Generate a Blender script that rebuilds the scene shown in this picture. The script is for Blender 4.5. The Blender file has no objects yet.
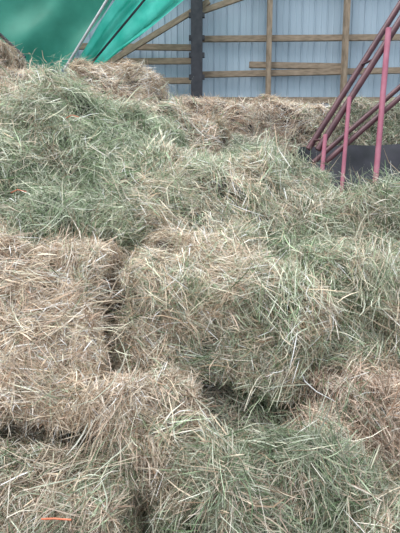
import bpy, math, numpy as np
from mathutils import Vector, Euler, Matrix
from mathutils.bvhtree import BVHTree
rng = np.random.default_rng(7)
scene = bpy.context.scene
scene.view_settings.view_transform = 'Standard'

# ---------------------------------------------------------------- helpers
def new_mat(name):
    m = bpy.data.materials.new(name); m.use_nodes = True
    nt = m.node_tree; nt.nodes.clear()
    out = nt.nodes.new('ShaderNodeOutputMaterial')
    return m, nt, out

def simple_mat(name, c1, c2, scale=5, rough=.7, metal=0, stretch=(1,1,1), bump=.1, transl=0):
    m, nt, out = new_mat(name)
    tc = nt.nodes.new('ShaderNodeTexCoord'); mp = nt.nodes.new('ShaderNodeMapping')
    mp.inputs['Scale'].default_value = stretch
    nz = nt.nodes.new('ShaderNodeTexNoise'); nz.inputs['Scale'].default_value = scale
    nz.inputs['Detail'].default_value = 6
    cr = nt.nodes.new('ShaderNodeValToRGB')
    cr.color_ramp.elements[0].position = .3; cr.color_ramp.elements[1].position = .7
    cr.color_ramp.elements[0].color = (*c1, 1); cr.color_ramp.elements[1].color = (*c2, 1)
    b = nt.nodes.new('ShaderNodeBsdfPrincipled')
    b.inputs['Roughness'].default_value = rough; b.inputs['Metallic'].default_value = metal
    bp = nt.nodes.new('ShaderNodeBump'); bp.inputs['Strength'].default_value = bump
    L = nt.links.new
    L(tc.outputs['Object'], mp.inputs['Vector']); L(mp.outputs[0], nz.inputs['Vector'])
    L(nz.outputs['Fac'], cr.inputs['Fac']); L(cr.outputs['Color'], b.inputs['Base Color'])
    L(nz.outputs['Fac'], bp.inputs['Height']); L(bp.outputs[0], b.inputs['Normal'])
    if transl > 0:
        t = nt.nodes.new('ShaderNodeBsdfTranslucent'); mx = nt.nodes.new('ShaderNodeMixShader')
        mx.inputs[0].default_value = transl
        L(cr.outputs['Color'], t.inputs['Color']); L(b.outputs[0], mx.inputs[1]); L(t.outputs[0], mx.inputs[2])
        L(mx.outputs[0], out.inputs[0])
    else:
        L(b.outputs[0], out.inputs[0])
    return m

def hay_material():
    m, nt, out = new_mat('hay_fibre')
    a = nt.nodes.new('ShaderNodeAttribute'); a.attribute_name = 'Col'
    tc = nt.nodes.new('ShaderNodeTexCoord')
    nz = nt.nodes.new('ShaderNodeTexNoise'); nz.inputs['Scale'].default_value = 40; nz.inputs['Detail'].default_value = 4
    mr = nt.nodes.new('ShaderNodeMapRange'); mr.inputs['To Min'].default_value = .75; mr.inputs['To Max'].default_value = 1.25
    mul = nt.nodes.new('ShaderNodeVectorMath'); mul.operation = 'SCALE'
    d = nt.nodes.new('ShaderNodeBsdfPrincipled'); d.inputs['Roughness'].default_value = .5
    d.inputs['Specular IOR Level'].default_value = .45
    t = nt.nodes.new('ShaderNodeBsdfTranslucent'); mx = nt.nodes.new('ShaderNodeMixShader'); mx.inputs[0].default_value = .17
    L = nt.links.new
    L(tc.outputs['Object'], nz.inputs['Vector']); L(nz.outputs['Fac'], mr.inputs['Value'])
    L(a.outputs['Color'], mul.inputs[0]); L(mr.outputs[0], mul.inputs['Scale'])
    L(mul.outputs[0], d.inputs['Base Color']); L(mul.outputs[0], t.inputs['Color'])
    L(d.outputs[0], mx.inputs[1]); L(t.outputs[0], mx.inputs[2]); L(mx.outputs[0], out.inputs[0])
    return m
HAY = hay_material()

def add_obj(name, me, mat=None):
    o = bpy.data.objects.new(name, me); scene.collection.objects.link(o)
    if mat: me.materials.append(mat)
    return o

def mesh_np(name, V, F, C=None, mat=None, smooth=False):
    me = bpy.data.meshes.new(name)
    V = np.ascontiguousarray(V, dtype=np.float32); F = np.ascontiguousarray(F, dtype=np.int32)
    me.vertices.add(len(V)); me.vertices.foreach_set('co', V.ravel())
    me.loops.add(F.size); me.loops.foreach_set('vertex_index', F.ravel())
    me.polygons.add(len(F)); me.polygons.foreach_set('loop_start', np.arange(len(F), dtype=np.int32) * 4)
    me.polygons.foreach_set('use_smooth', np.full(len(F), smooth))
    me.update(calc_edges=True)
    if C is not None:
        at = me.attributes.new('Col', 'FLOAT_COLOR', 'POINT')
        c4 = np.ones((len(V), 4), dtype=np.float32); c4[:, :3] = C
        at.data.foreach_set('color', c4.ravel())
    return add_obj(name, me, mat)

K = rng.normal(size=(3, 8, 3)); PH = rng.uniform(0, 6.28, (3, 8))
def noise3(P, f):
    out = np.zeros((len(P), 3))
    for c in range(3):
        out[:, c] = np.sin(P @ (K[c].T * f) + PH[c]).sum(1) / 2.8
    return out

def unit(v): return v / (np.linalg.norm(v, axis=1, keepdims=True) + 1e-9)

TAN = np.array([(.72,.61,.47),(.56,.45,.33),(.90,.83,.72),(.34,.25,.17),(.68,.57,.44)])
GRN = np.array([(.27,.35,.21),(.39,.46,.32),(.13,.20,.10),(.56,.60,.48),(.54,.54,.41)])
RED = np.array([(.63,.48,.38),(.50,.36,.27),(.82,.69,.58),(.28,.18,.12),(.76,.63,.52)])

def colours(P, green, red=0.0, val=1.0):
    n = len(P)
    g = green + .24 * noise3(P, 2.6)[:, 0] + .18 * noise3(P, 9)[:, 1]
    isg = rng.random(n) < np.clip(g, .03, .97)
    c = TAN[rng.integers(0, 5, n)]
    cr = RED[rng.integers(0, 5, n)]
    c = np.where((rng.random(n) < red)[:, None], cr, c)
    c = np.where(isg[:, None], GRN[rng.integers(0, 5, n)], c)
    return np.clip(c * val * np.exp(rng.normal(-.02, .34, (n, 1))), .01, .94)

def strands(P, N, D0, green, red=0., length=(.06,.2), width=(.003,.006), lift=.18, secs=4, wild=.8, flow=.8, off=(-.02,.035), val=1.0):
    n = len(P)
    fl = noise3(P, 4.5) * flow
    d = np.asarray(D0) * 1.0 + fl + rng.normal(size=(n, 3)) * wild
    d -= (d * N).sum(1, keepdims=True) * N
    d = unit(d)
    long = rng.random((n, 1)) < .10
    lf = np.where(long, .5, lift)
    d = unit(d + N * (rng.normal(size=(n, 1)) * lf + .06))
    L = rng.uniform(length[0], length[1], (n, 1)) * rng.uniform(.6, 1.2, (n, 1)) * np.where(long, 1.45, 1.0)
    W = rng.uniform(width[0], width[1], (n, 1)) * .5 * rng.choice([.6, .9, 1.4], (n, 1), p=[.45,.4,.15])
    s = unit(np.cross(d, N) + rng.normal(size=(n, 3)) * .45)
    bend = unit(-N * .5 + rng.normal(size=(n, 3)) + np.array([0, 0, -.5])) * L * rng.uniform(0, .30, (n, 1))
    base = P + N * rng.uniform(off[0], off[1], (n, 1))
    ts = np.linspace(0, 1, secs); V = np.zeros((n, secs, 2, 3))
    for i, t in enumerate(ts):
        c = base + d * L * (t - .5) + bend * (4 * (t - .5) ** 2)
        w = W * (1 - .65 * abs(2 * t - 1) ** 2)
        V[:, i, 0] = c - s * w; V[:, i, 1] = c + s * w
    V = V.reshape(-1, 3)
    base_i = (np.arange(n) * secs * 2)[:, None]
    F = []
    for i in range(secs - 1):
        F.append(base_i + np.array([[2*i, 2*i+1, 2*i+3, 2*i+2]]))
    F = np.stack(F, 1).reshape(-1, 4)
    C = np.repeat(colours(P, green, red, val), secs * 2, axis=0)
    return V, F, C

def rbox(p, half, r):
    inner = half - r
    q = np.clip(p, -inner, inner); v = p - q
    nrm = unit(v)
    return q + nrm * r, nrm

CORES = []   # (verts, faces, green, red, val)
def hay_bale(loc, half, rot=(0,0,0), green=.5, red=0., dens=12000, grain=(1,0,.1), lump=.11, length=(.05,.18),
             width=(.0022,.0052), lift=.26, wild=.95, secs=4, name='hay_bale', seed=0, rfac=.42, val=1.0):
    half = np.array(half, float); r = min(half) * rfac
    R = np.array(Euler([math.radians(a) for a in rot]).to_matrix()); loc = np.array(loc, float)
    def disp(pl, nl):
        W = pl @ R.T + loc
        n1 = noise3(W + seed, 2.4)[:, :1]; n2 = noise3(W + seed, 6)[:, :1]; n3 = noise3(W + seed, 13)[:, :1]
        # pressed flakes: shallow grooves across the length of the bale
        fl = np.minimum(0, np.sin(pl[:, :1] * 2*math.pi/.14 + 2*n1 + n2) + .5) * .075
        return pl + nl * ((n1 * .50 + n2 * .46 + n3 * .28) * lump + fl)
    m = 26; VV = []; FF = []; off = 0
    g = np.linspace(-1, 1, m)
    for ax in range(3):
        for sg in (-1, 1):
            a, b = np.meshgrid(g, g, indexing='ij')
            p = np.zeros((m*m, 3)); o = [i for i in range(3) if i != ax]
            p[:, ax] = sg; p[:, o[0]] = a.ravel(); p[:, o[1]] = b.ravel()
            p *= half
            p, nn = rbox(p, half, r); p = disp(p, nn) - nn * .025
            VV.append(p)
            i, j = np.meshgrid(np.arange(m-1), np.arange(m-1), indexing='ij')
            k = (i*m + j).ravel() + off
            FF.append(np.stack([k, k+1, k+m+1, k+m], 1)); off += m*m
    VC = np.concatenate(VV); FC = np.concatenate(FF)
    VW = VC @ R.T + loc
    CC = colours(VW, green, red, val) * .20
    CORES.append((VW, FC, green, red, val))
    areas = np.array([half[1]*half[2], half[0]*half[2], half[0]*half[1]]) * 4
    n = int(areas.sum() * 2 * dens)
    ax = rng.choice(3, n, p=areas/areas.sum()); sg = rng.choice([-1, 1], n)
    p = rng.uniform(-1, 1, (n, 3)); p[np.arange(n), ax] = sg
    p *= half
    p, nn = rbox(p, half, r); p = disp(p, nn)
    Nw = nn @ R.T; Pw = p @ R.T + loc
    clump = noise3(Pw, 16)[:, 2]
    keep = (Nw[:, 1] < .45) & (Nw[:, 2] > -.6) & (np.abs(Pw[:, 0]) < 4.5) & (rng.random(n) < .8 + .4*clump)
    Nw = Nw[keep]; Pw = Pw[keep]
    D0 = np.array(grain, float) @ R.T
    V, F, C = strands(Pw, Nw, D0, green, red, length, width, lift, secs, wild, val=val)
    nc = len(VC)
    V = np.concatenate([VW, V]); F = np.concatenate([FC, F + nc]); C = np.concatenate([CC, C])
    o = mesh_np(name, V - loc, F, C, HAY)
    o.location = loc
    return o

# ---------------------------------------------------------------- hay bales (front row -> back)
near = dict(dens=20000)
mid = dict(dens=12500, width=(.0026,.0060), length=(.06,.21), lump=.13)
far = dict(dens=5200, width=(.005,.009), length=(.1,.28), secs=3, lump=.12)
hay_bale((-.84,2.20,.93),(.38,.32,.50),(-26,3,6),green=-.05,red=.35,grain=(.2,0,1),seed=1,val=1.06,**near)
hay_bale((.12,2.44,.94),(.52,.38,.32),(0,11,-8),green=.24,red=.15,grain=(1,0,-.35),seed=2,**near)
hay_bale((-.22,2.02,.50),(.27,.30,.31),(-10,-8,12),green=.10,red=.35,grain=(.5,0,.8),seed=3,val=.92,**near)
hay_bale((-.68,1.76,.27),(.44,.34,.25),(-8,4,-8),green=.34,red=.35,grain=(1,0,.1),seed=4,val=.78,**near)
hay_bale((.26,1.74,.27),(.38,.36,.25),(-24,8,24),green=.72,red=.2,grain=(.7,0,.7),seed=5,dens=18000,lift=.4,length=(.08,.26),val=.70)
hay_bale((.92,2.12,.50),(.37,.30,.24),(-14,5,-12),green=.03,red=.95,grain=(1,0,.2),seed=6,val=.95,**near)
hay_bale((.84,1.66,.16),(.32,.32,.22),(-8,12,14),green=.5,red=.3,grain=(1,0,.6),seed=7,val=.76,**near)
hay_bale((.94,2.54,.92),(.42,.36,.33),(-14,10,14),green=.58,grain=(1,0,-.4),seed=8,val=.92,**near)
hay_bale((1.03,3.05,1.19),(.50,.36,.36),(-18,-4,-10),green=.92,grain=(.6,0,.8),seed=9,dens=13000,lift=.40,length=(.1,.32),width=(.003,.007),lump=.12,val=.82)
hay_bale((-.93,3.75,1.82),(.66,.50,.58),(-30,16,10),green=.86,grain=(1,0,-.5),seed=10,**mid)
hay_bale((-.55,3.45,1.50),(.60,.42,.46),(-34,14,4),green=.82,grain=(1,0,-.6),seed=22,**mid)
hay_bale((-.05,3.42,1.44),(.62,.50,.42),(-34,10,-6),green=.80,grain=(1,0,-.4),seed=11,**mid)
hay_bale((.68,4.25,1.64),(.55,.50,.36),(-14,6,8),green=.72,grain=(1,0,-.1),seed=12,**mid)
hay_bale((-1.35,2.98,1.14),(.45,.44,.40),(-22,6,10),green=.78,grain=(1,0,-.4),seed=13,val=.88,**mid)
hay_bale((.48,3.0,1.06),(.38,.34,.32),(-30,-6,12),green=.74,grain=(1,0,.4),seed=23,val=.94,**mid)
hay_bale((-1.92,4.05,2.14),(.44,.45,.50),(-20,6,14),green=-.05,red=.3,grain=(.5,0,.6),seed=24,val=1.08,**mid)
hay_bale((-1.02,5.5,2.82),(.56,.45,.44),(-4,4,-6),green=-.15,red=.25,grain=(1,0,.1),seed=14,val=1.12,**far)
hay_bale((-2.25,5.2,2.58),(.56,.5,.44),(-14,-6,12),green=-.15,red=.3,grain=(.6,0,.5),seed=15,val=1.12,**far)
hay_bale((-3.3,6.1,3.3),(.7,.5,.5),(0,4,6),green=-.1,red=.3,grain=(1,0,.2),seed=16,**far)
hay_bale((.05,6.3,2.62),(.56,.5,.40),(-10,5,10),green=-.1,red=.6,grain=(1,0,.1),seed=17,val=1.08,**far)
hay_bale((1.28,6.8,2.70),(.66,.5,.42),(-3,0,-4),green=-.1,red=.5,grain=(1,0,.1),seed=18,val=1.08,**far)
hay_bale((3.2,7.7,2.75),(1.0,.5,.62),(0,0,-3),green=.4,red=.3,grain=(1,0,.1),seed=19,val=.85,**far)
hay_bale((-.45,4.75,2.20),(.7,.45,.38),(-20,8,4),green=.05,red=.4,grain=(1,0,-.3),seed=20,val=1.05,**far)
hay_bale((2.0,3.35,.68),(.50,.5,.42),(-8,-4,8),green=.85,grain=(1,0,.3),seed=21,dens=9000,lift=.3,lump=.1)

# ---------------------------------------------------------------- loose hay mound + tufts
YK = [.9,1.3,1.6,1.95,2.3,2.7,3.2,3.9,4.6,5.6,7.5,9.8]
ZK = [.02,.04,.10,.32,.66,1.0,1.38,1.83,2.17,2.4,2.55,2.55]
def H(x, y):
    z = np.interp(y, YK, ZK)
    sx = 1/(1+np.exp(-(x-1.25)*8)); sy = 1/(1+np.exp(-(y-3.3)*5))
    z = z - 1.15*sx*sy
    P = np.stack([x, y, 0*x], 1)
    return np.maximum(z + noise3(P, 2.0)[:,0]*.07 + noise3(P, 6)[:,1]*.03, .01)
nx, ny = 130, 140
gx = np.linspace(-4.6, 4.8, nx); gy = np.linspace(.9, 9.4, ny)
X, Y = np.meshgrid(gx, gy, indexing='ij'); X = X.ravel(); Y = Y.ravel()
V0 = np.stack([X, Y, H(X, Y)], 1)
i, j = np.meshgrid(np.arange(nx-1), np.arange(ny-1), indexing='ij'); k = (i*ny+j).ravel()
F0 = np.stack([k, k+ny, k+ny+1, k+1], 1)
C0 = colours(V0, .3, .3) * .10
CORES.append((V0, F0, .45, .3, .7))
def mound_pts(n, x0, x1, y0, y1):
    x = rng.uniform(x0, x1, n); y = rng.uniform(y0, y1, n); e = .02
    z = H(x, y); dx = (H(x+e, y)-z)/e; dy = (H(x, y+e)-z)/e
    return np.stack([x, y, z], 1), unit(np.stack([-dx, -dy, np.ones(n)], 1))
Vs, Fs, Cs = [V0], [F0], [C0]; off = len(V0)
def push(v, f, c):
    global off
    Vs.append(v); Fs.append(f+off); Cs.append(c); off += len(v)
for (n, a, w, l, sec, g, vv) in [(75000, (-1.6,1.8,1.0,3.0), (.0025,.0055), (.06,.22), 4, .4, .62),
                          (35000, (-3,3.2,3.0,5.6), (.004,.008), (.08,.28), 3, .6, .9),
                          (30000, (-4.5,4.6,5.6,9.3), (.006,.012), (.1,.3), 3, .0, .95)]:
    P, N = mound_pts(n, *a)
    push(*strands(P, N, (1,0,0), g, .3, l, w, .25, sec, val=vv))
allV = []; allF = []; gid = []; o_ = 0
for bi, (v, f, *_r) in enumerate(CORES):
    allV.append(v); allF.append(f + o_); o_ += len(v); gid += [bi]*len(f)
bvh = BVHTree.FromPolygons([tuple(v) for v in np.concatenate(allV)], [tuple(int(q) for q in f) for f in np.concatenate(allF)])
for nt in range(2300):
    x = rng.uniform(-2.6, 2.4)
    hz = rng.uniform(-3.2, 3.8)
    d = Vector((0,.8,-.6)); o3 = Vector((x, 0, 1.6)) + Vector((0,.6,.8))*hz*.8 - d*3
    h = bvh.ray_cast(o3, d)
    if h[0] is None: continue
    p, nn, idx = h[0], h[1], h[2]
    if p.y > 6.3 or p.y < 1.2 or abs(p.x) > .62*p.y + .2: continue
    if gid[idx] == len(CORES)-1 and p.y < 2.4 and rng.random() < .6: continue
    if nn.y > 0 and nn.z < .2: nn = -nn
    _, _, g, r, vl = CORES[gid[idx]]
    fy = p.y
    nst = int(rng.integers(45, 180)); rad = rng.uniform(.03, .11) * (1 if fy < 3.2 else 1.5)
    axis = Vector(rng.normal(size=3)) ; axis.z -= .5
    axis = axis - nn*axis.dot(nn)*.8; axis.normalize()
    P = np.array(p) + rng.normal(size=(nst, 3)) * rad * .6 + np.outer(rng.normal(size=nst)*rad*1.3, np.array(axis))
    N = np.tile(np.array(nn), (nst, 1)); N = unit(N + rng.normal(size=(nst,3))*.25)
    rel = ((P-np.array(p))*np.array(nn)).sum(1, keepdims=True)
    P = P - np.array(nn)*rel*.55 + np.array(nn)*.018
    gg = g + rng.normal()*.20
    w = (.0022,.0052) if fy < 3 else (.0030,.0066)
    push(*strands(P, N, np.array(axis)*1.8, gg, r, (.07,.25), w, .34, 4, .65, .3, (0,.05), val=vl*math.exp(rng.normal()*.14)))
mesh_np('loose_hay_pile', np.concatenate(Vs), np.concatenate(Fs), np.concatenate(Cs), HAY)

# ---------------------------------------------------------------- building
def box(name, c, s, mat, rot=(0,0,0), bev=.006, parent=None):
    import bmesh
    me = bpy.data.meshes.new(name); bm = bmesh.new()
    bmesh.ops.create_cube(bm, size=1)
    bmesh.ops.scale(bm, vec=s, verts=bm.verts)
    bmesh.ops.bevel(bm, geom=bm.edges[:], offset=bev, segments=2, affect='EDGES')
    bm.to_mesh(me); bm.free()
    o = add_obj(name, me, mat); o.location = c; o.rotation_euler = [math.radians(a) for a in rot]
    if parent: o.parent = parent
    return o

def beam(name, p, q, w, d, mat, parent=None):
    p = Vector(p); q = Vector(q); v = q-p
    o = box(name, (p+q)/2, (v.length, d, w), mat, parent=parent)
    o.rotation_euler = v.to_track_quat('X', 'Z').to_euler()
    return o

def empty(name, loc=(0,0,0)):
    e = bpy.data.objects.new(name, None); scene.collection.objects.link(e); e.location = (0,0,0); return e

metal = simple_mat('painted_steel_siding', (.31,.395,.46), (.39,.48,.55), 1.5, .45, .0, (1,1,.3), .03, transl=.25)
wood = simple_mat('weathered_lumber', (.18,.135,.09), (.33,.255,.185), 6, .8, 0, (1,1,4), .2)
dark = simple_mat('dark_steel', (.02,.022,.03), (.05,.05,.06), 8, .6, .3)
dirt = simple_mat('dirt', (.16,.12,.09), (.3,.24,.18), 4, .95, 0, (1,1,1), .5)
red = simple_mat('faded_red_paint', (.40,.12,.18), (.52,.20,.27), 9, .55)
maroon = simple_mat('maroon_paint', (.06,.02,.028), (.13,.05,.06), 9, .5)
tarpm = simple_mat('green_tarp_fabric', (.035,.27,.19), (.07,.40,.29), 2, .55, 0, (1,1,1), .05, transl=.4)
tarpl = simple_mat('tarp_fabric_painted_lit', (.04,.56,.43), (.16,.80,.67), 3, .55, 0, (1,1,1), .05, transl=.5)  # same tarp fabric, with the lit band's brightness put into its colour
blackm = simple_mat('dark_gap_black', (.010,.012,.016), (.025,.025,.035), 5, .85, 0, (1,1,1), .3)  # near-black colour that darkens the gap behind the rails
grey = simple_mat('galvanised_pipe', (.4,.42,.42), (.55,.57,.57), 8, .4, .6)
twine = simple_mat('orange_twine_plastic', (.55,.12,.06), (.65,.2,.10), 8, .5)

def ribbed_wall(name, a, b, z0, z1, nrm):
    a = Vector(a); b = Vector(b); L = (b-a).length; d = (b-a)/L; n = Vector(nrm)
    pts = []; x = 0; P = .28
    while x < L:
        for u, h in ((0,0),(.10,0),(.112,.008),(.128,.008),(.14,0),(.238,0),(.25,.03),(.268,.03)):
            if x+u <= L: pts.append((x+u, h))
        x += P
    V = []
    for (u, h) in pts:
        q = a + d*u + n*h
        V.append((q.x, q.y, z0)); V.append((q.x, q.y, z1))
    F = [(2*i, 2*i+2, 2*i+3, 2*i+1) for i in range(len(pts)-1)]
    return mesh_np(name, np.array(V), np.array(F), None, metal)
ribbed_wall('wall_back', (-7.5,10.05,0), (7.5,10.05,0), 0, 8.2, (0,-1,0))
ribbed_wall('wall_left', (-7.5,2,0), (-7.5,10.05,0), 0, 8.2, (1,0,0))
ribbed_wall('wall_right', (7.5,2,0), (7.5,10.05,0), 0, 8.2, (-1,0,0))
box('floor', (0,3,-.05), (18,18,.1), dirt)

fr = empty('timber_wall_frame')
for n, x in enumerate((-5.4,-3.6,1.52,3.2,5.2,7.0)):
    beam(f'post_{n+1}', (x,9.84,0), (x,9.84,8.1), .10, .17, wood, fr)
for n, (x0,z0,x1,z1) in enumerate([(-7.4,5.2,-.15,5.12),(-7.4,4.80,-.15,4.84),(-7.4,4.42,-.15,4.42),(0.05,5.30,7.4,5.36),(.05,4.55,7.4,4.70),
                                   (1.1,4.76,3.3,4.72),(-7.4,6.4,7.4,6.4),(-7.4,7.3,7.4,7.3),(-7.4,3.5,7.4,3.5),(0.05,4.0,7.4,4.0)]):
    beam(f'girt_{n+1}', (x0,9.93,z0), (x1,9.93,z1), .13, .05, wood, fr)
beam('brace_1', (-2.7,9.75,4.35), (.2,9.75,6.0), .12, .05, wood, fr)
beam('brace_2', (-.1,9.75,5.75), (1.6,9.75,6.3), .12, .05, wood, fr)
sp = empty('steel_column')
box('web', (-.07,9.7,4.1), (.05,.24,8.2), dark, parent=sp)
box('flange_front', (-.07,9.57,4.1), (.25,.03,8.2), dark, parent=sp)
box('flange_rear', (-.07,9.83,4.1), (.25,.03,8.2), dark, parent=sp)
for n, z in enumerate((4.4,4.85,5.2,5.65)):
    box(f'bracket_{n+1}', (-.07,9.6,z), (.34,.06,.10), dark, parent=sp)

# ---------------------------------------------------------------- green tarp
def sheet(name, A, B, C, D, nu, nv, mat, amp=.08, parent=None, sag=.0):
    A, B, C, D = [np.array(p, float) for p in (A, B, C, D)]
    V = []
    for i in range(nu+1):
        for j in range(nv+1):
            u = i/nu; v = j/nv
            p = (A*(1-u)+B*u)*(1-v) + (D*(1-u)+C*u)*v
            p[1] += amp*(math.sin(u*9+v*4)+.6*math.sin(u*23-v*7)+.4*math.sin(v*17+u*3))
            p[2] += (1-v)*(.05*math.sin(u*14) + .03*math.sin(u*31)) - sag*math.sin(u*math.pi)*(1-v)
            V.append(p)
    F = [(i*(nv+1)+j, (i+1)*(nv+1)+j, (i+1)*(nv+1)+j+1, i*(nv+1)+j+1) for i in range(nu) for j in range(nv)]
    o = mesh_np(name, np.array(V), np.array(F), None, mat, True)
    if parent: o.parent = parent
    return o
tp = empty('green_tarp')
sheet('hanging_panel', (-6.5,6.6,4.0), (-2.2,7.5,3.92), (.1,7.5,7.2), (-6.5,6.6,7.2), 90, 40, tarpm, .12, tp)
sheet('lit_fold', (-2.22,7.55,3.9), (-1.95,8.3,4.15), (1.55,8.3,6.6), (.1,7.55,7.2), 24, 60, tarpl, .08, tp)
def pipe(name, pts, r, mat, parent=None):
    cu = bpy.data.curves.new(name, 'CURVE'); cu.dimensions = '3D'; cu.bevel_depth = r; cu.bevel_resolution = 4
    s = cu.splines.new('POLY'); s.points.add(len(pts)-1)
    for i, p in enumerate(pts): s.points[i].co = (*p, 1)
    cu.use_fill_caps = True
    o = bpy.data.objects.new(name, cu); scene.collection.objects.link(o); cu.materials.append(mat)
    if parent: o.parent = parent
    return o
pipe('edge_pipe', [(-2.25,7.33,3.85), (.1,7.28,7.2)], .022, grey, tp)
pipe('fold_pipe', [(-2.05,7.72,3.9), (.7,7.72,6.9)], .018, dark, tp)
pipe('edge_rope', [(-4.2,6.4,5.0), (-3.4,6.45,4.55), (-2.6,6.6,3.8)], .025, dark, tp)

# ---------------------------------------------------------------- hay elevator (red frame)
he = empty('hay_elevator')
for n, (y, dz) in enumerate(((4.55,0.0),(4.95,.06))):
    pipe(f'upper_rail_{n+1}', [(1.24,y,2.2+dz), (2.9,y,4.9+dz)], .034, maroon, he)
    pipe(f'lower_rail_{n+1}', [(1.3,y,2.05+dz), (3.2,y,3.72+dz)], .028, maroon, he)
for n in range(4):
    t = n/3; x = 1.3+1.5*t; z = 2.3+2.44*t
    pipe(f'cross_bar_{n+1}', [(x,4.55,z), (x,4.95,z+.06)], .012, maroon, he)
for n, (x, z0, z1, r) in enumerate(((1.84,.6,3.38,.028),(1.48,.6,2.72,.021),(1.25,.8,2.35,.022))):
    pipe(f'upright_{n+1}', [(x-.03,4.5,z0), (x+.05,4.5,z1)], r, red, he)
pipe('upright_4', [(2.75,4.5,.6), (2.8,4.5,4.7)], .03, red, he)

sheet('dark_gap_sheet', (1.25,5.2,.9), (4.6,5.2,.9), (4.6,6.4,2.60), (1.4,6.3,2.46), 40, 20, blackm, .07)  # dark sheet standing in for the dark gap behind the lower rails

def tw(name, pts): 
    return pipe(name, pts, .003, twine)
tw('orange_twine', [(-1.30,2.93,1.70),(-1.24,2.90,1.72),(-1.18,2.90,1.705)])
tw('orange_twine', [(-.98,3.2,2.25),(-.93,3.17,2.265),(-.88,3.17,2.25)])
tw('orange_twine', [(-.57,1.37,.49),(-.52,1.36,.50),(-.46,1.36,.495)])

# ---------------------------------------------------------------- light: open-sided barn, soft daylight mostly from overhead
w = bpy.data.worlds.new('World'); scene.world = w; w.use_nodes = True
nt_ = w.node_tree; bg = nt_.nodes['Background']
tc = nt_.nodes.new('ShaderNodeTexCoord'); sx = nt_.nodes.new('ShaderNodeSeparateXYZ'); cr = nt_.nodes.new('ShaderNodeValToRGB')
nt_.links.new(tc.outputs['Generated'], sx.inputs[0]); nt_.links.new(sx.outputs['Z'], cr.inputs['Fac']); nt_.links.new(cr.outputs['Color'], bg.inputs['Color'])
cr.color_ramp.elements[0].position = 0; cr.color_ramp.elements[0].color = (.32,.36,.42,1)
cr.color_ramp.elements[1].position = .8; cr.color_ramp.elements[1].color = (.88,.95,1.0,1)
bg.inputs[1].default_value = 1.9
sd = bpy.data.lights.new('sun', 'SUN'); sd.energy = 3.4; sd.angle = math.radians(30); sd.color = (1,.98,.97)
so = bpy.data.objects.new('sun', sd); scene.collection.objects.link(so)
so.rotation_euler = Vector((.40,.36,-1.1)).to_track_quat('-Z','Y').to_euler()

cam = bpy.data.cameras.new('camera'); co = bpy.data.objects.new('camera', cam); scene.collection.objects.link(co)
co.location = (0,0,1.6); co.rotation_euler = (math.radians(82),0,0)
cam.sensor_fit = 'VERTICAL'; cam.sensor_height = 24; cam.lens = 24*420/533
scene.camera = co
